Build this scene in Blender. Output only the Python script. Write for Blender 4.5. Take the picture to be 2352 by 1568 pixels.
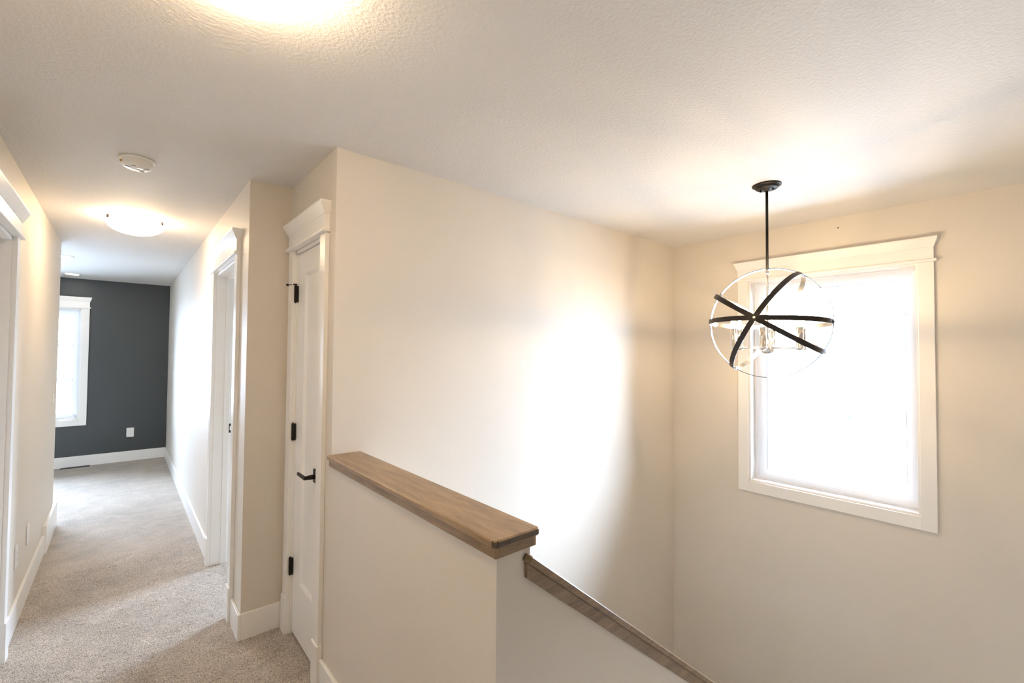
import bpy, bmesh, math, random
from mathutils import Vector, Matrix, noise

for o in list(bpy.data.objects):
    bpy.data.objects.remove(o, do_unlink=True)
scene = bpy.context.scene
COL = scene.collection
random.seed(7)

# ------------------------------------------------------------------ camera
FW = Vector((0.65094094, 0.75870341, 0.02539727))
RT = Vector((0.75878482, -0.65128854, 0.00829723))
UP = Vector((-0.02283608, -0.01387006, 0.999643))
cam = bpy.data.cameras.new('camera')
cam.sensor_fit = 'HORIZONTAL'
cam.sensor_width = 36.0
cam.lens = 1042.7903 / 2352 * 36.0
cam.clip_start = 0.02
cam_ob = bpy.data.objects.new('camera', cam)
COL.objects.link(cam_ob)
M = Matrix((RT, UP, -FW)).transposed().to_4x4()
M.translation = Vector((0, 0, 1.5171))
cam_ob.matrix_world = M
scene.camera = cam_ob

# ------------------------------------------------------------------ world, exposure
SKY = 31.0
LAMP = 13.5
BULB = 205.0
DOWN = 24.0
WARM = (1.0, 0.77, 0.50)
scene.view_settings.view_transform = 'Standard'
scene.view_settings.look = 'None'
scene.view_settings.gamma = 1.0
scene.view_settings.use_curve_mapping = False
scene.view_settings.exposure = 1.16
world = bpy.data.worlds.new('overcast_sky')
scene.world = world
world.use_nodes = True
bg = world.node_tree.nodes['Background']
bg.inputs['Color'].default_value = (0.62, 0.765, 1.0, 1)
# CIE overcast sky: zenith three times as bright as the horizon
_nt = world.node_tree
_tc = _nt.nodes.new('ShaderNodeTexCoord')
_sp = _nt.nodes.new('ShaderNodeSeparateXYZ')
_mr = _nt.nodes.new('ShaderNodeMapRange')
_mr.inputs['From Min'].default_value = 0.0
_mr.inputs['From Max'].default_value = 1.0
_mr.inputs['To Min'].default_value = SKY * 0.55
_mr.inputs['To Max'].default_value = SKY * 1.65
_nt.links.new(_tc.outputs['Generated'], _sp.inputs[0])
_nt.links.new(_sp.outputs['Z'], _mr.inputs['Value'])
_nt.links.new(_mr.outputs['Result'], bg.inputs['Strength'])
scene.cycles.max_bounces = 14
scene.cycles.diffuse_bounces = 8
scene.cycles.transparent_max_bounces = 12
scene.cycles.sample_clamp_indirect = 8.0
scene.cycles.use_denoising = True
scene.cycles.caustics_reflective = False
scene.cycles.caustics_refractive = False

# portals: guide sampling of the sky through the real window openings, emit nothing themselves
def portal(loc, rot, sx, sy):
    l = bpy.data.lights.new('sky_portal', 'AREA')
    l.shape = 'RECTANGLE'; l.size = sx; l.size_y = sy
    l.cycles.is_portal = True
    o = bpy.data.objects.new('sky_portal', l); COL.objects.link(o)
    o.location = loc; o.rotation_euler = rot
HP = math.pi / 2
portal((3.75, 0.958, 1.325), (0, HP, 0), 1.5, 0.97)
portal((3.75, 4.65, 1.30), (0, HP, 0), 1.6, 1.2)
portal((-1.35, 8.30, 1.33), (-HP, 0, 0), 1.9, 1.45)

# ------------------------------------------------------------------ dimensions
XD, YA, XW = 0.7162, 2.0592, 3.6049      # closet wall, stairwell wall, window wall
YJ, XJ = 2.7647, 0.5035                  # jog wall, right hall wall
YF, XL, YE = 8.1667, -0.4217, 5.53       # dark far wall, left hall wall, its end
H, T = 2.44, 0.115
LOW = -2.75

# ------------------------------------------------------------------ materials
def nodes_of(name):
    m = bpy.data.materials.new(name); m.use_nodes = True
    nt = m.node_tree
    return m, nt, nt.nodes['Principled BSDF']

def N(nt, kind, **kw):
    n = nt.nodes.new(kind)
    for k, v in kw.items():
        if k in n.inputs: n.inputs[k].default_value = v
        else: setattr(n, k, v)
    return n

def coords(nt, scale=(1, 1, 1)):
    tc = N(nt, 'ShaderNodeTexCoord')
    mp = N(nt, 'ShaderNodeMapping')
    mp.inputs['Scale'].default_value = scale
    nt.links.new(tc.outputs['Object'], mp.inputs['Vector'])
    return mp.outputs['Vector']

def paint(name, col, rough=0.55, bump=0.0, bscale=90.0, dist=0.002, var=0.02):
    m, nt, b = nodes_of(name)
    v = coords(nt)
    n1 = N(nt, 'ShaderNodeTexNoise', Scale=1.7, Detail=2.0)
    nt.links.new(v, n1.inputs['Vector'])
    r = N(nt, 'ShaderNodeValToRGB')
    r.color_ramp.elements[0].color = (*[c * (1 - var) for c in col], 1)
    r.color_ramp.elements[1].color = (*[min(1, c * (1 + var)) for c in col], 1)
    nt.links.new(n1.outputs['Fac'], r.inputs['Fac'])
    nt.links.new(r.outputs['Color'], b.inputs['Base Color'])
    b.inputs['Roughness'].default_value = rough
    if bump:
        n2 = N(nt, 'ShaderNodeTexNoise', Scale=bscale, Detail=3.0, Roughness=0.55)
        nt.links.new(v, n2.inputs['Vector'])
        rr = N(nt, 'ShaderNodeValToRGB')
        rr.color_ramp.elements[0].position = 0.42
        rr.color_ramp.elements[1].position = 0.62
        nt.links.new(n2.outputs['Fac'], rr.inputs['Fac'])
        bp = N(nt, 'ShaderNodeBump', Strength=bump, Distance=dist)
        nt.links.new(rr.outputs['Color'], bp.inputs['Height'])
        nt.links.new(bp.outputs['Normal'], b.inputs['Normal'])
    return m

def metal(name, col, rough, metallic=1.0):
    m, nt, b = nodes_of(name)
    v = coords(nt)
    n1 = N(nt, 'ShaderNodeTexNoise', Scale=60.0, Detail=3.0)
    nt.links.new(v, n1.inputs['Vector'])
    mr = N(nt, 'ShaderNodeMapRange')
    mr.inputs['To Min'].default_value = rough * 0.85
    mr.inputs['To Max'].default_value = rough * 1.15
    nt.links.new(n1.outputs['Fac'], mr.inputs['Value'])
    nt.links.new(mr.outputs['Result'], b.inputs['Roughness'])
    b.inputs['Base Color'].default_value = (*col, 1)
    b.inputs['Metallic'].default_value = metallic
    return m

def emissive(name, col, strength):
    m, nt, b = nodes_of(name)
    b.inputs['Base Color'].default_value = (0.85, 0.82, 0.76, 1)
    b.inputs['Roughness'].default_value = 0.3
    b.inputs['Emission Color'].default_value = (*col, 1)
    b.inputs['Emission Strength'].default_value = strength
    return m

def wood(name, dark, light, axis_scale):
    m, nt, b = nodes_of(name)
    v = coords(nt, axis_scale)
    n1 = N(nt, 'ShaderNodeTexNoise', Scale=3.2, Detail=6.0, Roughness=0.62, Distortion=0.6)
    nt.links.new(v, n1.inputs['Vector'])
    n2 = N(nt, 'ShaderNodeTexNoise', Scale=22.0, Detail=4.0, Roughness=0.7)
    nt.links.new(v, n2.inputs['Vector'])
    mx = N(nt, 'ShaderNodeMath', operation='MULTIPLY_ADD')
    mx.inputs[1].default_value = 0.35
    nt.links.new(n2.outputs['Fac'], mx.inputs[0])
    nt.links.new(n1.outputs['Fac'], mx.inputs[2])
    r = N(nt, 'ShaderNodeValToRGB')
    r.color_ramp.elements[0].position = 0.42
    r.color_ramp.elements[0].color = (*dark, 1)
    r.color_ramp.elements[1].position = 0.86
    r.color_ramp.elements[1].color = (*light, 1)
    nt.links.new(mx.outputs[0], r.inputs['Fac'])
    nt.links.new(r.outputs['Color'], b.inputs['Base Color'])
    b.inputs['Roughness'].default_value = 0.30
    bp = N(nt, 'ShaderNodeBump', Strength=0.12, Distance=0.001)
    nt.links.new(n2.outputs['Fac'], bp.inputs['Height'])
    nt.links.new(bp.outputs['Normal'], b.inputs['Normal'])
    return m

def carpet_mat(name):
    m, nt, b = nodes_of(name)
    v = coords(nt)
    fine = N(nt, 'ShaderNodeTexNoise', Scale=210.0, Detail=2.0, Roughness=0.6)
    mid = N(nt, 'ShaderNodeTexNoise', Scale=9.0, Detail=4.0, Roughness=0.6, Distortion=0.8)
    big = N(nt, 'ShaderNodeTexNoise', Scale=2.1, Detail=2.0)
    for n in (fine, mid, big): nt.links.new(v, n.inputs['Vector'])
    r = N(nt, 'ShaderNodeValToRGB')
    r.color_ramp.elements[0].position = 0.33
    r.color_ramp.elements[0].color = (0.185, 0.150, 0.118, 1)
    r.color_ramp.elements[1].position = 0.64
    r.color_ramp.elements[1].color = (0.68, 0.60, 0.515, 1)
    nt.links.new(fine.outputs['Fac'], r.inputs['Fac'])
    add = N(nt, 'ShaderNodeMath', operation='ADD')
    nt.links.new(mid.outputs['Fac'], add.inputs[0]); nt.links.new(big.outputs['Fac'], add.inputs[1])
    mr = N(nt, 'ShaderNodeMapRange')
    mr.inputs['From Min'].default_value = 0.7; mr.inputs['From Max'].default_value = 1.3
    mr.inputs['To Min'].default_value = 0.80; mr.inputs['To Max'].default_value = 1.16
    nt.links.new(add.outputs[0], mr.inputs['Value'])
    mx = N(nt, 'ShaderNodeMix', data_type='RGBA', blend_type='MULTIPLY')
    mx.inputs[0].default_value = 1.0
    nt.links.new(r.outputs['Color'], mx.inputs[6]); nt.links.new(mr.outputs['Result'], mx.inputs[7])
    nt.links.new(mx.outputs[2], b.inputs['Base Color'])
    b.inputs['Roughness'].default_value = 0.95
    b.inputs['Specular IOR Level'].default_value = 0.1
    b.inputs['Sheen Weight'].default_value = 0.25
    bp = N(nt, 'ShaderNodeBump', Strength=0.7, Distance=0.006)
    nt.links.new(fine.outputs['Fac'], bp.inputs['Height'])
    nt.links.new(bp.outputs['Normal'], b.inputs['Normal'])
    return m

def glass_mat(name):
    m = bpy.data.materials.new(name); m.use_nodes = True
    nt = m.node_tree; nt.nodes.clear()
    out = N(nt, 'ShaderNodeOutputMaterial')
    tr = N(nt, 'ShaderNodeBsdfTransparent'); tr.inputs['Color'].default_value = (0.97, 0.985, 0.98, 1)
    gl = N(nt, 'ShaderNodeBsdfGlossy'); gl.inputs['Roughness'].default_value = 0.02
    fr = N(nt, 'ShaderNodeFresnel', IOR=1.3)
    mx = N(nt, 'ShaderNodeMixShader')
    nt.links.new(fr.outputs[0], mx.inputs[0]); nt.links.new(tr.outputs[0], mx.inputs[1]); nt.links.new(gl.outputs[0], mx.inputs[2])
    nt.links.new(mx.outputs[0], out.inputs['Surface'])
    return m

WALL = paint('greige_wall_paint', (0.71, 0.655, 0.58), 0.5, 0.10, 150.0, 0.001)
CEIL = paint('white_stipple_ceiling', (0.72, 0.70, 0.675), 0.7, 0.25, 75.0, 0.004)
DARK = paint('charcoal_wall_paint', (0.050, 0.056, 0.060), 0.42, 0.08, 150.0, 0.001)
TRIM = paint('white_trim_enamel', (0.87, 0.855, 0.83), 0.28, var=0.006)
PLATE = paint('white_plastic_cover', (0.83, 0.82, 0.80), 0.3, var=0.005)
VINYL = paint('white_vinyl_frame', (0.86, 0.86, 0.86), 0.3, var=0.005)
def let_light_through(m, amount):
    # more translucent than real vinyl: added glow stands in for window glare
    nt = m.node_tree; out = nt.nodes['Material Output']; b = nt.nodes['Principled BSDF']
    tl = N(nt, 'ShaderNodeBsdfTranslucent'); tl.inputs['Color'].default_value = (0.9, 0.9, 0.9, 1)
    mx = N(nt, 'ShaderNodeMixShader'); mx.inputs[0].default_value = amount
    nt.links.new(b.outputs[0], mx.inputs[1]); nt.links.new(tl.outputs[0], mx.inputs[2]); nt.links.new(mx.outputs[0], out.inputs['Surface'])
let_light_through(VINYL, 0.17)
CARPET = carpet_mat('beige_cut_pile_carpet')
WOODY_LIT = wood('stained_maple_lengthwise_lamplit', (0.175, 0.108, 0.056), (0.370, 0.245, 0.125), (14, 1.6, 14))  # lamp light on the flat cap put into a paler copy of the stain
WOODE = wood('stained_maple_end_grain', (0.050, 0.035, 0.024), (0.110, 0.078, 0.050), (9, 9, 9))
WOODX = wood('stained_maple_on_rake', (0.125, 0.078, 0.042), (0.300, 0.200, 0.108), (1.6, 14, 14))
BLACK = metal('matte_black_metal', (0.018, 0.016, 0.015), 0.42, 0.6)
BRONZE = metal('dark_bronze_band', (0.045, 0.038, 0.034), 0.38, 0.8)
CHROME = metal('polished_nickel', (0.82, 0.80, 0.77), 0.12)
GLASS = glass_mat('clear_window_glass')
SHADE = emissive('lit_frosted_glass', WARM, LAMP)
BULBM = emissive('lit_bulb', (1.0, 0.72, 0.40), BULB)
DOWNM = emissive('lit_downlight_lens', (1.0, 0.93, 0.84), DOWN)
SNOW = paint('snowy_ground', (0.22, 0.225, 0.23), 0.9)
SIDING = paint('pale_siding', (0.30, 0.305, 0.305), 0.7)
FASCIA = paint('grey_fascia', (0.046, 0.042, 0.036), 0.6)
SLOT = paint('dark_slot', (0.03, 0.03, 0.03), 0.6)
GREYP = paint('grey_print', (0.25, 0.24, 0.23), 0.6)
AMBER = paint('amber_lens', (0.55, 0.30, 0.04), 0.3)

# ------------------------------------------------------------------ mesh helpers
class MB:
    def __init__(self, frame=None):
        self.bm = bmesh.new(); self.f = frame
    def pt(self, p):
        if self.f is None: return Vector(p)
        o, xd, od = self.f
        return Vector(o) + Vector(xd) * p[0] + Vector(od) * p[1] + Vector((0, 0, 1)) * p[2]
    def hexa(self, pts, mi=0):
        vs = [self.bm.verts.new(self.pt(p)) for p in pts]
        fs = []
        for q in ((0, 1, 2, 3), (4, 5, 6, 7), (0, 1, 5, 4), (1, 2, 6, 5), (2, 3, 7, 6), (3, 0, 4, 7)):
            f = self.bm.faces.new([vs[i] for i in q]); f.material_index = mi; fs.append(f)
        return fs
    def box(self, x0, x1, y0, y1, z0, z1, mi=0):
        self.hexa([(x0, y0, z0), (x1, y0, z0), (x1, y1, z0), (x0, y1, z0),
                   (x0, y0, z1), (x1, y0, z1), (x1, y1, z1), (x0, y1, z1)], mi)
    def prism(self, loop, d, mi=0):
        """loop: list of 3D points, extruded by vector d"""
        d = Vector(d)
        a = [self.bm.verts.new(self.pt(p)) for p in loop]
        b = [self.bm.verts.new(self.pt(Vector(p) + d)) for p in loop]
        fs = [self.bm.faces.new(a), self.bm.faces.new(list(reversed(b)))]
        n = len(a)
        for i in range(n):
            fs.append(self.bm.faces.new((a[i], a[(i + 1) % n], b[(i + 1) % n], b[i])))
        for f in fs: f.material_index = mi
    def tube(self, p0, p1, r0, r1=None, seg=16, mi=0, caps=True):
        r1 = r0 if r1 is None else r1
        p0, p1 = self.pt(p0), self.pt(p1)
        ax = (p1 - p0).normalized()
        s = ax.orthogonal().normalized(); t = ax.cross(s)
        ring = lambda p, r: [self.bm.verts.new(p + s * r * math.cos(2 * math.pi * k / seg) + t * r * math.sin(2 * math.pi * k / seg)) for k in range(seg)]
        a, b = ring(p0, r0), ring(p1, r1)
        for k in range(seg):
            f = self.bm.faces.new((a[k], a[(k + 1) % seg], b[(k + 1) % seg], b[k])); f.smooth = True; f.material_index = mi
        if caps:
            for c in (a, list(reversed(b))):
                f = self.bm.faces.new(c); f.material_index = mi
    def lathe(self, c, prof, seg=40, mi=0, smooth=True):
        """prof: (radius, z) list about a vertical axis through c"""
        c = Vector(c); rings = []
        for r, z in prof:
            if r < 1e-6: rings.append([self.bm.verts.new(c + Vector((0, 0, z)))])
            else: rings.append([self.bm.verts.new(c + Vector((r * math.cos(2 * math.pi * k / seg), r * math.sin(2 * math.pi * k / seg), z))) for k in range(seg)])
        for a, b in zip(rings, rings[1:]):
            for k in range(seg):
                k2 = (k + 1) % seg
                if len(a) == 1 and len(b) == 1: continue
                if len(a) == 1: vs = (a[0], b[k], b[k2])
                elif len(b) == 1: vs = (a[k], b[0], a[k2])
                else: vs = (a[k], b[k], b[k2], a[k2])
                f = self.bm.faces.new(vs); f.smooth = smooth; f.material_index = mi
    def build(self, name, mats, parent=None, bevel=0.0, label=None, loc=None, kind=None, flip=False):
        bmesh.ops.recalc_face_normals(self.bm, faces=self.bm.faces)
        if flip: bmesh.ops.reverse_faces(self.bm, faces=self.bm.faces)
        me = bpy.data.meshes.new(name)
        off = Vector(loc) if loc is not None else Vector((0, 0, 0))
        if loc is not None: bmesh.ops.translate(self.bm, verts=self.bm.verts, vec=-off)
        self.bm.to_mesh(me); self.bm.free()
        for m in (mats if isinstance(mats, (list, tuple)) else [mats]): me.materials.append(m)
        o = bpy.data.objects.new(name, me); COL.objects.link(o)
        if parent is not None:
            o.parent = parent
            if loc is None: o.location = -world_loc(parent)
            else: o.location = off - world_loc(parent)
        else: o.location = off
        if bevel:
            b = o.modifiers.new('edge', 'BEVEL'); b.width = bevel; b.segments = 2
            b.limit_method = 'ANGLE'; b.angle_limit = math.radians(40)
        if label: o['label'] = label
        if kind: o['kind'] = kind
        return o

def world_loc(o):
    p = Vector((0, 0, 0))
    while o is not None:
        p += o.location; o = o.parent
    return p

def empty(name, loc, label=None, cat=None, group=None, kind=None):
    o = bpy.data.objects.new(name, None); COL.objects.link(o)
    o.empty_display_size = 0.05; o.location = loc
    tag(o, label, cat, group, kind)
    return o

def tag(o, label=None, cat=None, group=None, kind=None):
    if label: o['label'] = label
    if cat: o['category'] = cat
    if group: o['group'] = group
    if kind: o['kind'] = kind
    return o

def struct(mb, name, mat, label=None, bevel=0.0):
    o = mb.build(name, mat, bevel=bevel)
    tag(o, label, None, None, 'structure')
    return o

# ------------------------------------------------------------------ shell
def wall_with_hole(mb, ax, p0, p1, a0, a1, z0, z1, holes):
    """wall slab: thickness p0..p1 on axis ax, run a0..a1 on the other axis, holes (h0,h1,zb,zt)"""
    def b(s0, s1, zb, zt):
        if s1 - s0 < 1e-5 or zt - zb < 1e-5: return
        if ax == 'X': mb.box(p0, p1, s0, s1, zb, zt)
        else: mb.box(s0, s1, p0, p1, zb, zt)
    cur = a0
    for h0, h1, zb, zt in sorted(holes):
        b(cur, h0, z0, z1); b(h0, h1, z0, zb); b(h0, h1, zt, z1); cur = h1
    b(cur, a1, z0, z1)

DTOP = 2.062
D1 = (2.205, 2.665)      # closet door opening
D2 = (3.040, 3.845)      # right hall doorway
D3 = (2.42, 3.280)       # left hall doorway
W1 = (0.473, 1.443, 0.574, 2.074)
W2 = (-2.30, -0.408, 0.605, 2.055)
W3 = (4.05, 5.25, 0.50, 2.10)

m = MB(); m.box(-4.4, 3.9, -3.8, 8.4, H, H + 0.12)
struct(m, 'ceiling', CEIL, 'white stippled ceiling over hall and stairwell')

m = MB(); wall_with_hole(m, 'X', XL - T, XL, -3.6, YE, -0.02, H, [(D3[0], D3[1], -0.02, DTOP)])
struct(m, 'wall_left', WALL, 'beige left hall wall')
m = MB(); wall_with_hole(m, 'X', XJ, XJ + T, YJ, YF, -0.02, H, [(D2[0], D2[1], -0.02, DTOP)])
struct(m, 'wall_right', WALL, 'beige right hall wall with open doorway')
m = MB(); m.box(XJ + T, XW, YJ, YJ + T, -0.02, H)
struct(m, 'wall_jog', WALL, 'short beige wall returning beside the closet door')
# front face of the jog is one plane with the wall_right end
m = MB(); wall_with_hole(m, 'X', XD, XD + T, YA + T, YJ, -0.02, H, [(D1[0], D1[1], -0.02, DTOP)])
struct(m, 'wall_closet', WALL, 'beige wall around the closet door')
m = MB(); m.box(XD, XW, YA, YA + T, LOW, H)
struct(m, 'wall_stairwell', WALL, 'wide pale wall of the stairwell')
m = MB(); wall_with_hole(m, 'X', XW, XW + 0.16, -2.0, YA + T, LOW, H, [W1])
struct(m, 'wall_window', WALL, 'beige stairwell wall with the large window')
m = MB(); m.box(XD + 0.05, XW + 0.16, -2.12, -2.0, LOW, H); m.box(XD + 0.05, XD + 0.17, -3.6, -0.12, LOW, H)
struct(m, 'wall_near', WALL)
m = MB(); m.box(XL - T, XD + 0.17, -3.72, -3.6, -0.02, H)
struct(m, 'wall_back', WALL)
m = MB(); wall_with_hole(m, 'Y', YF, YF + 0.16, -4.2, XJ + T, -0.02, H, [W2])
struct(m, 'wall_far', DARK, 'charcoal far wall at the end of the hall')
m = MB(); m.box(-4.2, XL - T, YE - T, YE, -0.02, H); m.box(-4.32, -4.2, YE - T, YF + 0.16, -0.02, H)
m.box(-0.80, -0.70, -3.72, YE - T, -0.30, H); m.box(-0.70, XL - T, -3.72, -3.6, -0.30, H)  # unseen panels added behind the left hall wall to stop sky light leaking
struct(m, 'wall_bedroom_lightblock', WALL)
m = MB(); wall_with_hole(m, 'X', XW, XW + 0.16, YA + T, 5.7, -0.02, H, [W3]); m.box(XJ + T, XW + 0.16, 5.7, 5.82, -0.02, H)
struct(m, 'wall_side', WALL)

# half walls
PY, PX1 = 0.886, 0.8285
SL = 0.777
def rail_z(x): return 0.964 - SL * (x - 0.823)      # underside of the raking cap
m = MB(); m.box(XD, PX1, PY, YA, -0.02, 1.036)
struct(m, 'wall_half', WALL, 'half wall beside the stairs under the flat wooden cap')
m = MB()
xe = 2.62
m.prism([(PX1, PY, LOW), (PX1, PY, rail_z(PX1)), (xe, PY, rail_z(xe)), (xe, PY, LOW)], (0, 0.112, 0))
m.box(XD + 0.005, PX1, PY + 0.002, YA, LOW, -0.3)
struct(m, 'wall_slope', WALL, 'sloping half wall descending with the stairs')

# floor: slab + carpet surface (dense where the pile can be made out)
m = MB()
for x0, x1, y0, y1 in ((-0.75, XL - T, -3.7, YE - 0.01), (XL - T, XD + 0.09, -3.7, YA), (XL - T, XW, YA + 0.01, 5.8), (-4.3, XJ + T, 5.42, YF + 0.1)):
    m.box(x0, x1, y0, y1, -0.28, -0.012)
def grid(mb, x0, x1, y0, y1, step, amp):
    nx, ny = max(1, round((x1 - x0) / step)), max(1, round((y1 - y0) / step))
    rows = []
    for j in range(ny + 1):
        y = y0 + (y1 - y0) * j / ny; row = []
        for i in range(nx + 1):
            x = x0 + (x1 - x0) * i / nx
            z = 0.0
            if amp:
                z = amp * (noise.noise((x * 95, y * 95, 0)) + 0.9 * noise.noise((x * 26 + y * 9, y * 44 - x * 12, 3))) + 0.004 * noise.noise((x * 7, y * 7, 9))
                z *= max(0.0, min(1.0, (y1 - y) / 0.25, (y - y0) / 0.05))   # meet the flat patches
            row.append(mb.bm.verts.new((x, y, z)))
        rows.append(row)
    for a, b in zip(rows, rows[1:]):
        for i in range(nx):
            f = mb.bm.faces.new((a[i], a[i + 1], b[i + 1], b[i])); f.smooth = True
grid(m, XL - 0.10, XD + 0.06, 1.95, 4.55, 0.0065, 0.0035)
grid(m, XL - 0.10, XJ + 0.02, 4.55, YF, 0.03, 0.0)
grid(m, -4.2, XL - 0.10, YE, YF, 0.5, 0.0)
grid(m, XL - 0.10, XD + 0.09, -3.6, 1.95, 0.5, 0.0)
grid(m, XD + 0.06, XW, YA + 0.05, 5.7, 0.5, 0.0)
grid(m, XJ + 0.02, XD + 0.06, 4.55, 5.7, 0.5, 0.0)
struct(m, 'floor', CARPET, 'beige cut pile carpet along the hall')

# stairs below the frame: upper flight, landing, lower floor
stairs = empty('stair_flight', (0.83, -0.10, 0), None, None, None, 'structure')
for k in range(7):
    b = MB(); z = -0.19 * (k + 1); x = 0.80 + 0.2446 * k
    b.box(x, x + 0.2446, -0.10, PY, z - 0.19, z)
    b.build('step', CARPET, stairs, bevel=0.012)
m = MB(); m.box(2.512, XW, -0.10, YA, -1.52, -1.33); m.box(0.72, XW, -2.0, YA, LOW - 0.1, LOW)
struct(m, 'floor_landing', CARPET)

# ------------------------------------------------------------------ trim
CW, CT = 0.072, 0.020
def casing_set(parent, fr, a0, a1, ztop, bottom=None, plinth=True, skip_near=False, zlow=0.0):
    """flat casings, flared head; fr = local frame, local x runs along the wall, y out of it"""
    for s0, s1 in ((a0 - CW, a0), (a1, a1 + CW)):
        b = MB(fr); zb = bottom - 0.076 if bottom is not None else (0.19 if plinth else zlow)
        b.box(s0, s1, 0, CT, zb, ztop)
        b.build('casing', TRIM, parent, bevel=0.0015)
        if plinth:
            b = MB(fr); b.box(s0 - 0.004, s1 + 0.004, 0, CT + 0.007, -0.01, 0.192)
            b.build('plinth_block', TRIM, parent, bevel=0.003)
    if bottom is not None:
        b = MB(fr); b.box(a0, a1, 0, CT, bottom - 0.076, bottom)
        b.build('bottom_casing', TRIM, parent, bevel=0.0015)
    l, r = a0 - CW, a1 + CW
    z0, z1, z2, z3 = ztop, ztop + 0.016, ztop + 0.086, ztop + 0.144
    b = MB(fr); b.box(l, r, 0, CT + 0.004, z1, z2)
    fz = b.build('head_board', TRIM, parent, bevel=0.001)
    b = MB(fr); b.box(l - 0.013, r + 0.013, 0, CT + 0.017, z0, z1)
    b.build('head_fillet', TRIM, parent, bevel=0.004)
    b = MB(fr); e = 0.002; p = 0.020
    f0, f1 = CT + 0.006, CT + 0.030
    b.hexa([(l - e, 0, z2), (r + e, 0, z2), (r + e, f0, z2), (l - e, f0, z2),
            (l - p, 0, z3 - 0.008), (r + p, 0, z3 - 0.008), (r + p, f1, z3 - 0.008), (l - p, f1, z3 - 0.008)])
    b.box(l - p, r + p, 0, f1, z3 - 0.008, z3)
    b.build('head_crown', TRIM, parent, bevel=0.001)

def jamb_set(parent, fr, a0, a1, ztop, depth, stop0=None, stop1=None):
    t = 0.016
    for s0, s1, q0, q1 in ((a0 - 0.004, a0 + t - 0.004, a0 + t - 0.004, a0 + t + 0.008), (a1 - t + 0.004, a1 + 0.004, a1 - t - 0.008, a1 - t + 0.004)):
        b = MB(fr); b.box(s0, s1, -depth, 0.001, -0.01, ztop + 0.002)
        j = b.build('jamb', TRIM, parent, bevel=0.001)
        if stop0 is not None:
            b = MB(fr); b.box(q0, q1, -stop1, -stop0, -0.01, ztop - t)
            b.build('door_stop', TRIM, j, bevel=0.001)
    b = MB(fr); b.box(a0 - 0.004, a1 + 0.004, -depth, 0.001, ztop - t + 0.004, ztop + 0.004)
    j = b.build('head_jamb', TRIM, parent, bevel=0.001)
    if stop0 is not None:
        b = MB(fr); b.box(a0 + t, a1 - t, -stop1, -stop0, ztop - t - 0.008, ztop - t + 0.004)
        b.build('door_stop', TRIM, j, bevel=0.001)

# closet door -------------------------------------------------------
FR1 = ((XD, 0, 0), (0, 1, 0), (-1, 0, 0))
d1 = empty('door_1', (XD, 2.435, 0), 'white closet door with black lever handle', None, None, 'structure')
jamb_set(d1, FR1, D1[0], D1[1], DTOP, T)
casing_set(d1, FR1, D1[0] + 0.004, D1[1] - 0.004, DTOP + 0.006)
b = MB(FR1)
dy0, dy1 = D1[0] + 0.014, D1[1] - 0.014
py0, py1, pz0, pz1, rec, bev = 2.325, 2.530, 0.30, 1.93, 0.012, 0.014
f = -0.010; bk = f - 0.035
b.box(dy0, py0, bk, f, 0.014, 2.046); b.box(py1, dy1, bk, f, 0.014, 2.046)
b.box(py0, py1, bk, f, 0.014, pz0); b.box(py0, py1, bk, f, pz1, 2.046)
slab = b.build('door_slab', TRIM, d1)
b = MB(FR1)      # recessed panel with its sloped sticking
b.box(py0 + bev, py1 - bev, bk + 0.004, f - rec, pz0 + bev, pz1 - bev)
o_ = [(py0, f, pz0), (py1, f, pz0), (py1, f, pz1), (py0, f, pz1)]
i_ = [(py0 + bev, f - rec, pz0 + bev), (py1 - bev, f - rec, pz0 + bev), (py1 - bev, f - rec, pz1 - bev), (py0 + bev, f - rec, pz1 - bev)]
for k in range(4):
    k2 = (k + 1) % 4
    lo = lambda p: (p[0], f - rec - 0.01, p[2])
    b.hexa([o_[k], o_[k2], i_[k2], i_[k], lo(o_[k]), lo(o_[k2]), lo(i_[k2]), lo(i_[k])])
b.build('panel', TRIM, slab)
for zc in (1.829, 1.081, 0.361):
    b = MB()
    hy, hx = D1[1] - 0.013, XD - 0.004
    for k in range(5):
        b.tube((hx, hy, zc - 0.044 + 0.0176 * k + 0.0006), (hx, hy, zc - 0.044 + 0.0176 * (k + 1) - 0.0006), 0.0068, seg=12)
    b.tube((hx, hy, zc - 0.049), (hx, hy, zc - 0.044), 0.004, seg=10); b.tube((hx, hy, zc + 0.044), (hx, hy, zc + 0.049), 0.004, seg=10)
    b.box(hx, hx + 0.012, hy - 0.014, hy - 0.001, zc - 0.044, zc + 0.044)
    b.box(hx, hx + 0.012, hy + 0.001, hy + 0.010, zc - 0.044, zc + 0.044)
    h = b.build('hinge', BLACK, d1)
    if zc > 1.5:
        b = MB()
        b.tube((hx, hy, zc + 0.049), (hx, hy, zc + 0.056), 0.008, seg=12)
        b.tube((hx, hy, zc + 0.053), (hx - 0.030, hy + 0.030, zc + 0.051), 0.0022, seg=8)
        b.tube((hx - 0.030, hy + 0.030, zc + 0.051), (hx - 0.036, hy + 0.036, zc + 0.0506), 0.0065, seg=12)
        b.tube((hx, hy, zc + 0.053), (hx - 0.012, hy - 0.004, zc + 0.053), 0.0035, seg=8)
        b.build('hinge_stop', BLACK, h)
lz, ly = 0.916, dy0 + 0.060
b = MB(FR1); b.box(ly - 0.032, ly + 0.032, f, f + 0.010, lz - 0.032, lz + 0.032)
rose = b.build('handle_rose', BLACK, d1, bevel=0.0015)
b = MB(FR1)
b.tube((ly, f + 0.010, lz), (ly, f + 0.040, lz), 0.0115, 0.0110, seg=20)
b.tube((ly, f + 0.040, lz), (ly, f + 0.058, lz), 0.0108, 0.0075, seg=20)
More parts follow.
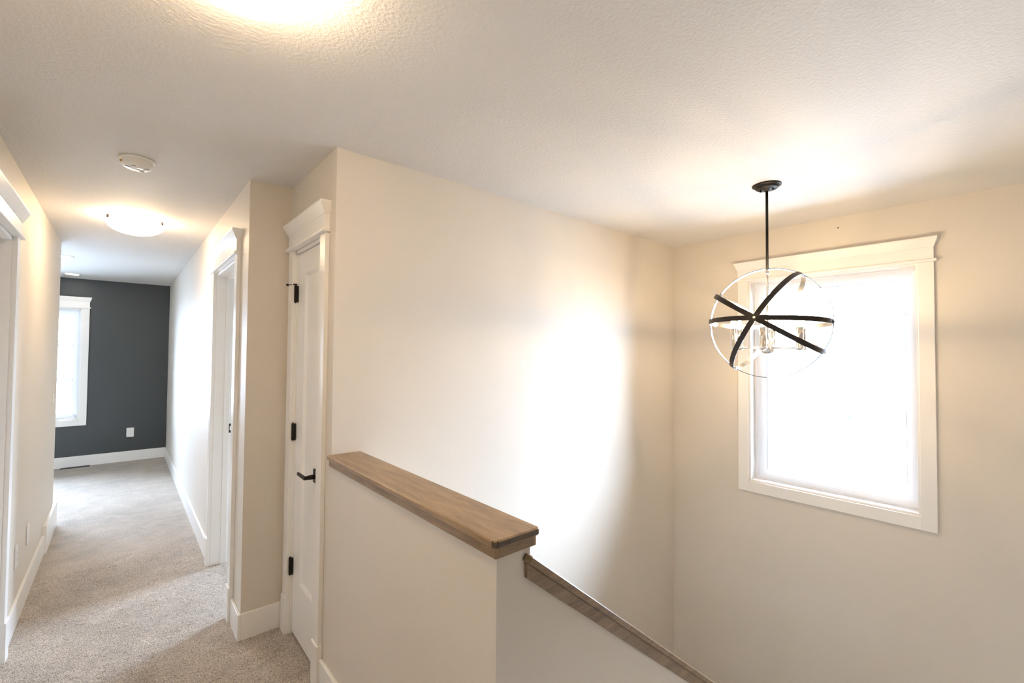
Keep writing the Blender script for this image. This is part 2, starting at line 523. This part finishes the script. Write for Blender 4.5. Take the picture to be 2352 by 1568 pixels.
b.hexa([(ly - 0.010, f + 0.050, lz - 0.008), (ly + 0.112, f + 0.052, lz - 0.0075), (ly + 0.112, f + 0.062, lz - 0.0075), (ly - 0.010, f + 0.064, lz - 0.008),
        (ly - 0.010, f + 0.050, lz + 0.008), (ly + 0.112, f + 0.052, lz + 0.0075), (ly + 0.112, f + 0.062, lz + 0.0075), (ly - 0.010, f + 0.064, lz + 0.008)])
b.build('lever', BLACK, rose, bevel=0.003)

# right hall doorway ------------------------------------------------
FR2 = ((XJ, 0, 0), (0, 1, 0), (-1, 0, 0))
d2 = empty('door_2', (XJ, 3.44, 0), 'white cased open doorway in the right hall wall', None, None, 'structure')
jamb_set(d2, FR2, D2[0], D2[1], DTOP, T, 0.058, 0.092)
casing_set(d2, FR2, D2[0] + 0.004, D2[1] - 0.004, DTOP + 0.006)
sy = D2[1] - 0.012
b = MB(); b.box(XJ + 0.094, XJ + 0.113, sy - 0.0012, sy + 0.001, 0.925, 0.990)
sp = b.build('strike_plate', BLACK, d2, label='black strike plate')
b = MB(); b.box(XJ + 0.099, XJ + 0.108, sy - 0.0018, sy - 0.0004, 0.942, 0.972)
b.build('latch_hole', CHROME, sp)

# left hall doorway -------------------------------------------------
FR3 = ((XL, 0, 0), (0, 1, 0), (1, 0, 0))
d3 = empty('door_3', (XL, 2.85, 0), 'white cased doorway at the left edge of the hall', None, None, 'structure')
jamb_set(d3, FR3, D3[0], D3[1], DTOP, T, 0.040, 0.075)
casing_set(d3, FR3, D3[0] + 0.004, D3[1] - 0.004, DTOP + 0.006)
b = MB(FR3); b.box(D3[0] + 0.014, D3[1] - 0.014, -0.112, -0.077, 0.012, 2.044)
b.build('door_slab', TRIM, d3)

# baseboards
BH, BT = 0.135, 0.015
def baseboard(name, boxes, label=None):
    m = MB()
    for x0, x1, y0, y1 in boxes: m.box(x0, x1, y0, y1, -0.012, BH)
    return struct(m, name, TRIM, label, bevel=0.003)
baseboard('baseboard_left', [(XL, XL + BT, D3[1] + CW + 0.002, 4.84), (XL, XL + BT, -3.6, D3[0] - CW - 0.002)], 'white baseboard along the left hall wall')
baseboard('baseboard_right', [(XJ - BT, XJ, D2[1] + CW + 0.002, YF), (XJ - BT, XJ, YJ - BT, D2[0] - CW - 0.002)], 'white baseboard along the right hall wall')
baseboard('baseboard_jog', [(XJ, XD, YJ - BT, YJ)], 'white baseboard on the short wall beside the closet')
baseboard('baseboard_half', [(XD - BT, XD, PY - BT, D1[0] - CW - 0.002)], 'white baseboard under the half wall')
baseboard('baseboard_far', [(-4.2, XJ - BT, YF - BT, YF)], 'white baseboard under the charcoal wall')
m = MB(); m.box(XL, XL + 0.026, 4.84, YE + 0.020, -0.012, 0.205); m.box(XL - 0.10, XL, YE, YE + 0.020, -0.012, 0.205)
struct(m, 'trim_1', TRIM, 'taller white baseboard block at the end of the left wall', bevel=0.003)

# ------------------------------------------------------------------ windows
def window(name, fr, hole, label, rows=None, cols=None, depth=0.16):
    a0, a1, z0, z1 = hole
    w = empty(name, (fr[0][0] + fr[1][0] * (a0 + a1) / 2, fr[0][1] + fr[1][1] * (a0 + a1) / 2, z0), label, None, None, 'structure')
    casing_set(w, fr, a0, a1, z1, bottom=z0, plinth=False)
    t = 0.012
    b = MB(fr)      # white extension jambs
    b.box(a0, a0 + t, -0.095, 0.001, z0, z1); b.box(a1 - t, a1, -0.095, 0.001, z0, z1)
    b.box(a0 + t, a1 - t, -0.095, 0.001, z0, z0 + t); b.box(a0 + t, a1 - t, -0.095, 0.001, z1 - t, z1)
    b.build('extension_jamb', TRIM, w)
    fw_ = 0.026
    b = MB(fr); f0, f1 = -0.158, -0.085
    b.box(a0, a0 + fw_, f0, f1, z0, z1); b.box(a1 - fw_, a1, f0, f1, z0, z1)
    b.box(a0 + fw_, a1 - fw_, f0, f1, z0, z0 + fw_); b.box(a0 + fw_, a1 - fw_, f0, f1, z1 - fw_, z1)
    fm = b.build('window_frame', VINYL, w, bevel=0.004)
    s = 0.080          # sash with glazing beads sloping towards the pane
    b = MB(fr); yb, yo, yi = -0.150, -0.088, -0.124
    o = (a0 + fw_, a1 - fw_, z0 + fw_, z1 - fw_); q0, q1, r0, r1 = a0 + s, a1 - s, z0 + s, z1 - s
    co = [(o[0], o[2]), (o[1], o[2]), (o[1], o[3]), (o[0], o[3])]
    ci = [(q0, r0), (q1, r0), (q1, r1), (q0, r1)]
    for k in range(4):
        k2 = (k + 1) % 4
        sec = lambda c, d: [(c[0], yb, c[1]), (d[0], yb, d[1]), (d[0], yi, d[1]), (c[0], yo, c[1])]
        b.hexa(sec(co[k], ci[k]) + sec(co[k2], ci[k2]))
    b.build('sash', VINYL, w)
    b = MB(fr); g = 0.0014; f0, f1 = -0.1299, -0.1236
    b.box(q0, q0 + g, f0, f1, r0, r1); b.box(q1 - g, q1, f0, f1, r0, r1)
    b.box(q0 + g, q1 - g, f0, f1, r0, r0 + g); b.box(q0 + g, q1 - g, f0, f1, r1 - g, r1)
    b.build('glazing_gasket', SLOT, w)
    b = MB(fr); b.box(q0, q1, -0.136, -0.130, r0, r1)
    b.build('pane', GLASS, w)
    for z in rows or ():
        b = MB(fr); b.box(q0, q1, -0.146, -0.1245, z - 0.018, z + 0.018); b.build('muntin', VINYL, w, bevel=0.003)
    for x in cols or ():
        b = MB(fr); b.box(x - 0.018, x + 0.018, -0.145, -0.1255, r0, r1); b.build('muntin', VINYL, w, bevel=0.003)
    return w, (q0, q1, r0, r1)

FRW = ((XW, 0, 0), (0, 1, 0), (-1, 0, 0))
w1, q = window('window_1', FRW, W1, 'large white framed stairwell window')
b = MB(FRW); b.box(q[1] - 0.062, q[1] - 0.052, -0.1299, -0.118, q[2] + 0.004, q[2] + 0.012)
b.build('sash_lock', PLATE, w1, bevel=0.002)
FRF = ((0, YF, 0), (1, 0, 0), (0, -1, 0))
window('window_2', FRF, W2, 'white framed window in the charcoal far wall', rows=(1.121, 1.567), cols=(-1.04, -1.67))
window('window_3', FRW, W3, None)

# ------------------------------------------------------------------ wooden caps
cap = empty('wooden_cap', (0.77, 1.46, 1.03), 'flat stained wooden cap lying on top of the half wall', 'wall cap')
b = MB()
x0, x1, y0, y1, c = 0.6948, 0.848, 0.8672, YA - 0.0005, 0.010
b.prism([(x0, y1, 1.0385), (x0, y0 + c, 1.0385), (x0 + c, y0, 1.0385), (x1 - c * 0.5, y0, 1.0385), (x1, y0 + c * 0.5, 1.0385), (x1, y1, 1.0385)], (0, 0, 0.0205))
cb = b.build('cap_board', [WOODY_LIT, WOODE], cap, bevel=0.0050)
cb.modifiers['edge'].segments = 1
def end_grain(o, d):
    for p in o.data.polygons:
        if p.normal.dot(Vector(d)) > 0.6: p.material_index = 1
end_grain(cb, (0, -1, 0))
b = MB(); b.box(0.704, XD - 0.0003, 0.8755, YA - 0.004, 1.0115, 1.0383); b.build('apron', WOODY_LIT, cap, bevel=0.001)
b = MB(); b.box(PX1 + 0.0003, 0.8405, 0.8755, YA - 0.001, 1.0115, 1.0383); b.build('apron', WOODY_LIT, cap, bevel=0.001)
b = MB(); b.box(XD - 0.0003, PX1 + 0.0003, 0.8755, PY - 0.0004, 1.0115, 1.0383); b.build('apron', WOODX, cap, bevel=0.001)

rk = empty('stair_rail_cap', (1.7, 0.94, 0.27), 'stained wooden cap sloping down along the stair wall', 'rail')
nrm = Vector((SL, 0, 1)).normalized()
along = Vector((1, 0, -SL)).normalized()
def rp(s, y, n): # s along the rake from x=.823, n up from the underside
    p = Vector((0.823, 0, 0.964)) + along * s + nrm * n
    return (p.x, y, p.z)
b = MB(); th = 0.0195; s0, s1, sw = -0.030, 2.27, 0.0085
yn, yf, c = 0.8672, PY + 0.112 + 0.019, 0.009
b.prism([rp(s0 + c * 1.7, yn, 0), rp(s1, yn, 0), rp(s1, yf, 0), rp(sw + 0.016, yf, 0), rp(sw + 0.016, PY - 0.0005, 0), rp(s0, PY - 0.0005, 0), rp(s0, yn + c, 0)], nrm * th)
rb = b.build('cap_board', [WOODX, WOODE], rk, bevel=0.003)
rb.modifiers['edge'].segments = 1
end_grain(rb, (-along.x, 0, -along.z))
def rake_apron(ya, yb, xs):
    b = MB(); h = 0.041; xe2 = 2.60
    b.prism([(xs, ya, rail_z(xs)), (xe2, ya, rail_z(xe2)), (xe2, ya, rail_z(xe2) - h), (xs, ya, rail_z(xs) - h)], (0, yb - ya, 0))
    b.build('apron', WOODX, rk, bevel=0.001)
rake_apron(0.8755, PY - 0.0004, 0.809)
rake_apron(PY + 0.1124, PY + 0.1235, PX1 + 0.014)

# ------------------------------------------------------------------ chandelier
CC = Vector((2.636, 0.958, 1.691))
AX = Vector((-0.98703592, -0.15710549, 0.03283235)).normalized()
E1 = Vector((-0.15719024, 0.98756834, 0.0)).normalized()
E2 = AX.cross(E1) * -1
if E2.z < 0: E2 = -E2
ch = empty('chandelier', (CC.x, CC.y, H), 'black orb chandelier of crossing metal rings hanging before the stairwell window', 'chandelier')
b = MB(); b.lathe((CC.x, CC.y, H), [(0, -0.0005), (0.070, -0.0005), (0.071, -0.004), (0.069, -0.007), (0.058, -0.008), (0.055, -0.018), (0.051, -0.022), (0.016, -0.022), (0.012, -0.034), (0, -0.034)], 48)
can = b.build('canopy', BLACK, ch)
for sgn in (-1, 1):
    b = MB(); p = Vector((CC.x, CC.y, H - 0.022)) + E1 * 0.030 * sgn
    b.tube(p, p + Vector((0, 0, -0.012)), 0.0045, seg=12); b.build('canopy_screw', BLACK, can)
b = MB(); b.tube((CC.x, CC.y, H - 0.030), (CC.x, CC.y, CC.z + 0.286), 0.0068, seg=16)
b.build('rod', BLACK, ch)
b = MB()
b.tube((CC.x, CC.y, CC.z + 0.288), (CC.x, CC.y, CC.z + 0.262), 0.0080, seg=16)
b.tube((CC.x, CC.y, CC.z + 0.262), (CC.x, CC.y, CC.z - 0.10), 0.0052, seg=16)
b.build('stem', CHROME, ch, label='polished nickel stem')
def ring(t_deg, R, w=0.025, th=0.003, perp=False):
    b = MB(); seg = 120
    if perp: u, v, n = E1, E2, AX
    else:
        a = math.radians(t_deg); v = E1 * math.cos(a) + E2 * math.sin(a); u = AX; n = u.cross(v).normalized()
    rs = []
    for k in range(seg):
        a = 2 * math.pi * k / seg
        d = u * math.cos(a) + v * math.sin(a)
        rs.append([b.bm.verts.new(CC + d * r + n * s) for r, s in ((R, -w / 2), (R, w / 2), (R - th, w / 2), (R - th, -w / 2))])
    for k in range(seg):
        p, q_ = rs[k], rs[(k + 1) % seg]
        for i in range(4):
            f_ = b.bm.faces.new((p[i], p[(i + 1) % 4], q_[(i + 1) % 4], q_[i]))
            f_.material_index = 1 if i == 2 else 0; f_.smooth = i in (0, 2)
    o = b.build('ring', [BRONZE, CHROME], ch)
    sm = o.modifiers.new('split', 'EDGE_SPLIT'); sm.split_angle = math.radians(50)
    return o
ring(0, 0.2945, perp=True)
ring(1.0, 0.2905)
ring(-57, 0.2990)
ring(32, 0.3030)
for d, R in ((AX, 0.3035), (-AX, 0.3035)):
    b = MB(); p = CC + d * (R - 0.016); b.tube(p, p + d * 0.019, 0.006, seg=14); b.build('ring_bolt', CHROME, ch)
for t_, R in ((1.0, 0.2945), (32, 0.3030), (-57, 0.2990)):
    for s in (1, -1):
        a = math.radians(t_); d = (E1 * math.cos(a) + E2 * math.sin(a)) * s
        b = MB(); p = CC + d * (R - 0.014); b.tube(p, p + d * 0.017, 0.005, seg=12); b.build('ring_bolt', CHROME, ch)
b = MB(); hz = 1.556
b.lathe((CC.x, CC.y, hz), [(0, 0.030), (0.012, 0.029), (0.016, 0.016), (0.031, 0.012), (0.032, -0.010), (0.029, -0.022), (0.016, -0.030), (0, -0.032)], 32)
hub = b.build('hub', CHROME, ch)
ang0 = math.atan2(-CC.y, -CC.x) - math.radians(7)
for k in range(6):
    a = ang0 + k * math.pi / 3
    d = Vector((math.cos(a), math.sin(a), 0)); c0 = Vector((CC.x, CC.y, hz)); e = c0 + d * 0.175
    b = MB(); b.tube(c0 + d * 0.028, e, 0.0042, seg=12)
    b.lathe(e, [(0, -0.012), (0.014, -0.011), (0.020, -0.004), (0.020, 0.004), (0, 0.004)], 20)
    arm = b.build('arm', CHROME, ch)
    b = MB(); b.lathe(e, [(0.0165, 0.0042), (0.0165, 0.103), (0.0150, 0.105), (0.0, 0.105)], 24); b.build('candle_sleeve', CHROME, arm)
    b = MB(); b.lathe(e, [(0, 0.1055), (0.007, 0.106), (0.0085, 0.116), (0.0125, 0.130), (0.0130, 0.140), (0.0095, 0.153), (0.004, 0.163), (0, 0.165)], 20)
    b.build('bulb', BULBM, arm, label='lit warm white bulb')

# ------------------------------------------------------------------ flush ceiling lights
def flush_light(x, y, label, rot=0, R=0.165):
    t = empty('ceiling_light', (x, y, H), label, 'ceiling light', 'flush ceiling lights in the hall')
    b = MB(); b.lathe((x, y, H), [(0, -0.0005), (0.130, -0.0005), (0.130, -0.012), (0.125, -0.016), (0, -0.016)], 40); b.build('base_plate', PLATE, t)
    b = MB()
    prof = [(R, -0.030)] + [(R * math.sin(a), -0.030 - 0.082 * math.cos(a)) for a in [math.radians(d) for d in (86, 78, 70, 60, 50, 40, 30, 20, 10)]] + [(0, -0.112)]
    b.lathe((x, y, H), prof, 48); b.build('glass_bowl', SHADE, t, label='glowing frosted glass bowl')
    for d in (-150 + rot, -30 + rot, 90 + rot):
        a = math.radians(d); dv = Vector((math.cos(a), math.sin(a), 0)); tv = Vector((-dv.y, dv.x, 0))
        b = MB(); p = Vector((x, y, H)) + dv * (R + 0.001)
        w_ = 0.011
        b.hexa([p - tv * w_ + Vector((0, 0, -0.012)), p + tv * w_ + Vector((0, 0, -0.012)), p + tv * w_ + dv * 0.004 + Vector((0, 0, -0.012)), p - tv * w_ + dv * 0.004 + Vector((0, 0, -0.012)),
                p - tv * w_ + Vector((0, 0, -0.036)), p + tv * w_ + Vector((0, 0, -0.036)), p + tv * w_ + dv * 0.004 + Vector((0, 0, -0.036)), p - tv * w_ + dv * 0.004 + Vector((0, 0, -0.036))])
        p2 = p - dv * 0.045
        b.hexa([p2 - tv * w_ + Vector((0, 0, -0.009)), p2 + tv * w_ + Vector((0, 0, -0.009)), p + tv * w_ + Vector((0, 0, -0.012)), p - tv * w_ + Vector((0, 0, -0.012)),
                p2 - tv * w_ + Vector((0, 0, -0.012)), p2 + tv * w_ + Vector((0, 0, -0.012)), p + tv * w_ + Vector((0, 0, -0.015)), p - tv * w_ + Vector((0, 0, -0.015))])
        b.build('clip', BRONZE, t)
    return t
flush_light(0.051, 4.15, 'glowing bowl ceiling light farther down the hall beyond the smoke alarm')
flush_light(0.188, 1.172, 'glowing bowl ceiling light at the top edge, nearest the viewer', -37)

# recessed downlights
for y, x, lab in ((6.294, -0.459, 'small round recessed downlight half hidden by the left wall end'), (7.716, -0.486, 'small round recessed downlight nearest the charcoal wall')):
    t = empty('recessed_light', (x, y, H), lab, 'downlight', 'recessed downlights in the far room')
    b = MB(); b.lathe((x, y, H), [(0.062, -0.0045), (0.072, -0.005), (0.076, -0.0005), (0.062, -0.0005), (0.062, -0.0045)], 36); b.build('trim_ring', PLATE, t)
    b = MB(); b.lathe((x, y, H), [(0, -0.0035), (0.0625, -0.0035), (0.0625, -0.0008), (0, -0.0008)], 36); b.build('lens', DOWNM, t)

# ------------------------------------------------------------------ smoke detector
sx, sy_ = 0.034, 2.842
sd = empty('smoke_detector', (sx, sy_, H), 'round white smoke alarm on the hall ceiling', 'smoke alarm')
b = MB(); b.lathe((sx, sy_, H), [(0, -0.0005), (0.0695, -0.0005), (0.070, -0.008), (0.066, -0.012), (0, -0.012)], 48); b.build('base', PLATE, sd)
b = MB(); b.lathe((sx, sy_, H), [(0.060, -0.0122), (0.061, -0.020), (0.0605, -0.030), (0.056, -0.039), (0.046, -0.044), (0.02, -0.0455), (0, -0.0455)], 48); body = b.build('body', PLATE, sd)
b = MB(); b.lathe((sx + 0.012, sy_ - 0.022, H - 0.0452), [(0.015, 0.001), (0.014, -0.0028), (0, -0.0032)], 24); b.build('test_button', PLATE, body)
for a_, r_, w_ in ((200, 0.036, 0.010), (250, 0.040, 0.009), (330, 0.040, 0.009), (60, 0.036, 0.010)):
    a = math.radians(a_); b = MB(); p = Vector((sx + r_ * math.cos(a), sy_ + r_ * math.sin(a), H - 0.0452))
    b.box(p.x - w_, p.x + w_, p.y - 0.0018, p.y + 0.0018, p.z - 0.0012, p.z + 0.003); b.build('vent_slot', GREYP, body)
b = MB(); b.tube((sx + 0.004, sy_ + 0.004, H - 0.0450), (sx + 0.004, sy_ + 0.004, H - 0.0468), 0.0028, seg=10); b.build('indicator', SLOT, body)
b = MB(); b.box(sx - 0.064, sx - 0.052, sy_ - 0.024, sy_ - 0.012, H - 0.030, H - 0.022); b.build('release_tab', AMBER, sd, label='amber tab')
b = MB(); b.box(sx - 0.004, sx + 0.006, sy_ - 0.064, sy_ - 0.058, H - 0.022, H - 0.010); b.build('latch', PLATE, sd)

# ------------------------------------------------------------------ covers and switches
def plate(name, fr, a, z, w, h, label, cat, kindp, group=None):
    o = fr[0]
    t = empty(name, (o[0] + fr[1][0] * a, o[1] + fr[1][1] * a, z), label, cat, group)
    b = MB(fr); b.box(a - w / 2, a + w / 2, 0.0002, 0.006, z - h / 2, z + h / 2); b.build('cover_plate', PLATE, t, bevel=0.002)
    if kindp == 'outlet':
        b = MB(fr); b.box(a - 0.017, a + 0.017, 0.0055, 0.0085, z - 0.034, z + 0.034); ins = b.build('receptacle', PLATE, t, bevel=0.001)
        for dz in (-0.018, 0.018):
            for dx in (-0.006, 0.006):
                b = MB(fr); b.box(a + dx - 0.001, a + dx + 0.001, 0.0080, 0.0088, z + dz - 0.004, z + dz + 0.004); b.build('slot', SLOT, ins)
    elif kindp == 'switch':
        b = MB(fr); b.box(a - 0.016, a + 0.016, 0.0055, 0.0100, z - 0.033, z + 0.033); b.build('rocker', PLATE, t, bevel=0.002)
    return t
plate('wall_outlet', FR3, 3.700, 0.372, 0.072, 0.125, 'white outlet cover low on left wall, nearest the doorway casing', 'outlet', 'outlet', 'outlet covers on the left wall')
plate('wall_outlet', FR3, 4.105, 0.373, 0.072, 0.122, 'white cover low on left wall, farther along toward the tall block', 'outlet', 'blank', 'outlet covers on the left wall')
plate('light_switch', FR3, 5.255, 1.118, 0.074, 0.120, 'white light switch near the far end of the left wall', 'switch', 'switch')
plate('wall_outlet', FRF, 0.108, 0.386, 0.080, 0.125, 'white square outlet cover on the charcoal wall', 'outlet', 'outlet')

# floor register at the far wall
vt = empty('floor_vent', (-0.424, 8.105, 0), 'dark slotted floor vent beside the charcoal wall baseboard', 'floor vent')
b = MB(); vx0, vx1, vy0, vy1 = -0.563, -0.285, 8.072, 8.140
b.box(vx0, vx1, vy0, vy0 + 0.010, 0.0, 0.006); b.box(vx0, vx1, vy1 - 0.010, vy1, 0.0, 0.006)
b.box(vx0, vx0 + 0.010, vy0 + 0.010, vy1 - 0.010, 0.0, 0.006); b.box(vx1 - 0.010, vx1, vy0 + 0.010, vy1 - 0.010, 0.0, 0.006)
b.build('vent_frame', BRONZE, vt)
b = MB(); b.box(vx0 + 0.009, vx1 - 0.009, vy0 + 0.009, vy1 - 0.009, 0.0, 0.0015); b.build('duct', SLOT, vt)
for k in range(12):
    x = vx0 + 0.022 + k * (vx1 - vx0 - 0.044) / 11
    b = MB(); b.box(x - 0.004, x + 0.004, vy0 + 0.0095, vy1 - 0.0095, 0.0015, 0.005); b.build('slat', BRONZE, vt)

# little nail above the window
b = MB(); b.tube((XW + 0.004, 0.869, 2.368), (XW - 0.007, 0.869, 2.368), 0.0022, seg=10); b.tube((XW - 0.007, 0.869, 2.368), (XW - 0.0085, 0.869, 2.368), 0.0042, seg=10)
tag(b.build('wall_nail', BLACK, loc=(XW, 0.869, 2.368)), 'tiny dark nail in the wall above the stairwell window', 'nail')

# ------------------------------------------------------------------ outside
m = MB(); m.box(-40, 60, -50, 60, -3.3, -3.0)
tag(struct(m, 'ground', SNOW), 'pale snowy ground outside')
hs = empty('neighbour_house', (17, 5, -3.0), 'pale neighbouring house outside the stairwell window', 'house')
hx = 13.0
FASCIA.node_tree.nodes['Principled BSDF'].inputs['Specular IOR Level'].default_value = 0.0
b = MB(); b.box(hx, hx + 9, -14, 2.9, -3.0, 0.16); b.box(hx + 0.6, hx + 9, 2.9, 16, -3.0, 0.02); b.build('house_wall', SIDING, hs)
b = MB(); b.prism([(hx - 0.44, -14.4, 0.28), (hx + 4.5, -14.4, 2.1), (hx + 9.45, -14.4, 0.28)], (0, 17.2, 0))
b.prism([(hx + 0.16, 2.9, 0.10), (hx + 4.5, 2.9, 1.7), (hx + 9.0, 2.9, 0.10)], (0, 13.3, 0)); b.build('snowy_roof', SNOW, hs)
b = MB(); b.box(hx - 0.50, hx - 0.441, -14.4, 2.8, 0.16, 0.27); b.build('fascia', FASCIA, hs)
b = MB(); b.box(hx + 0.10, hx + 0.159, 2.9, 16.2, 0.03, 0.095); b.build('fascia', FASCIA, hs)
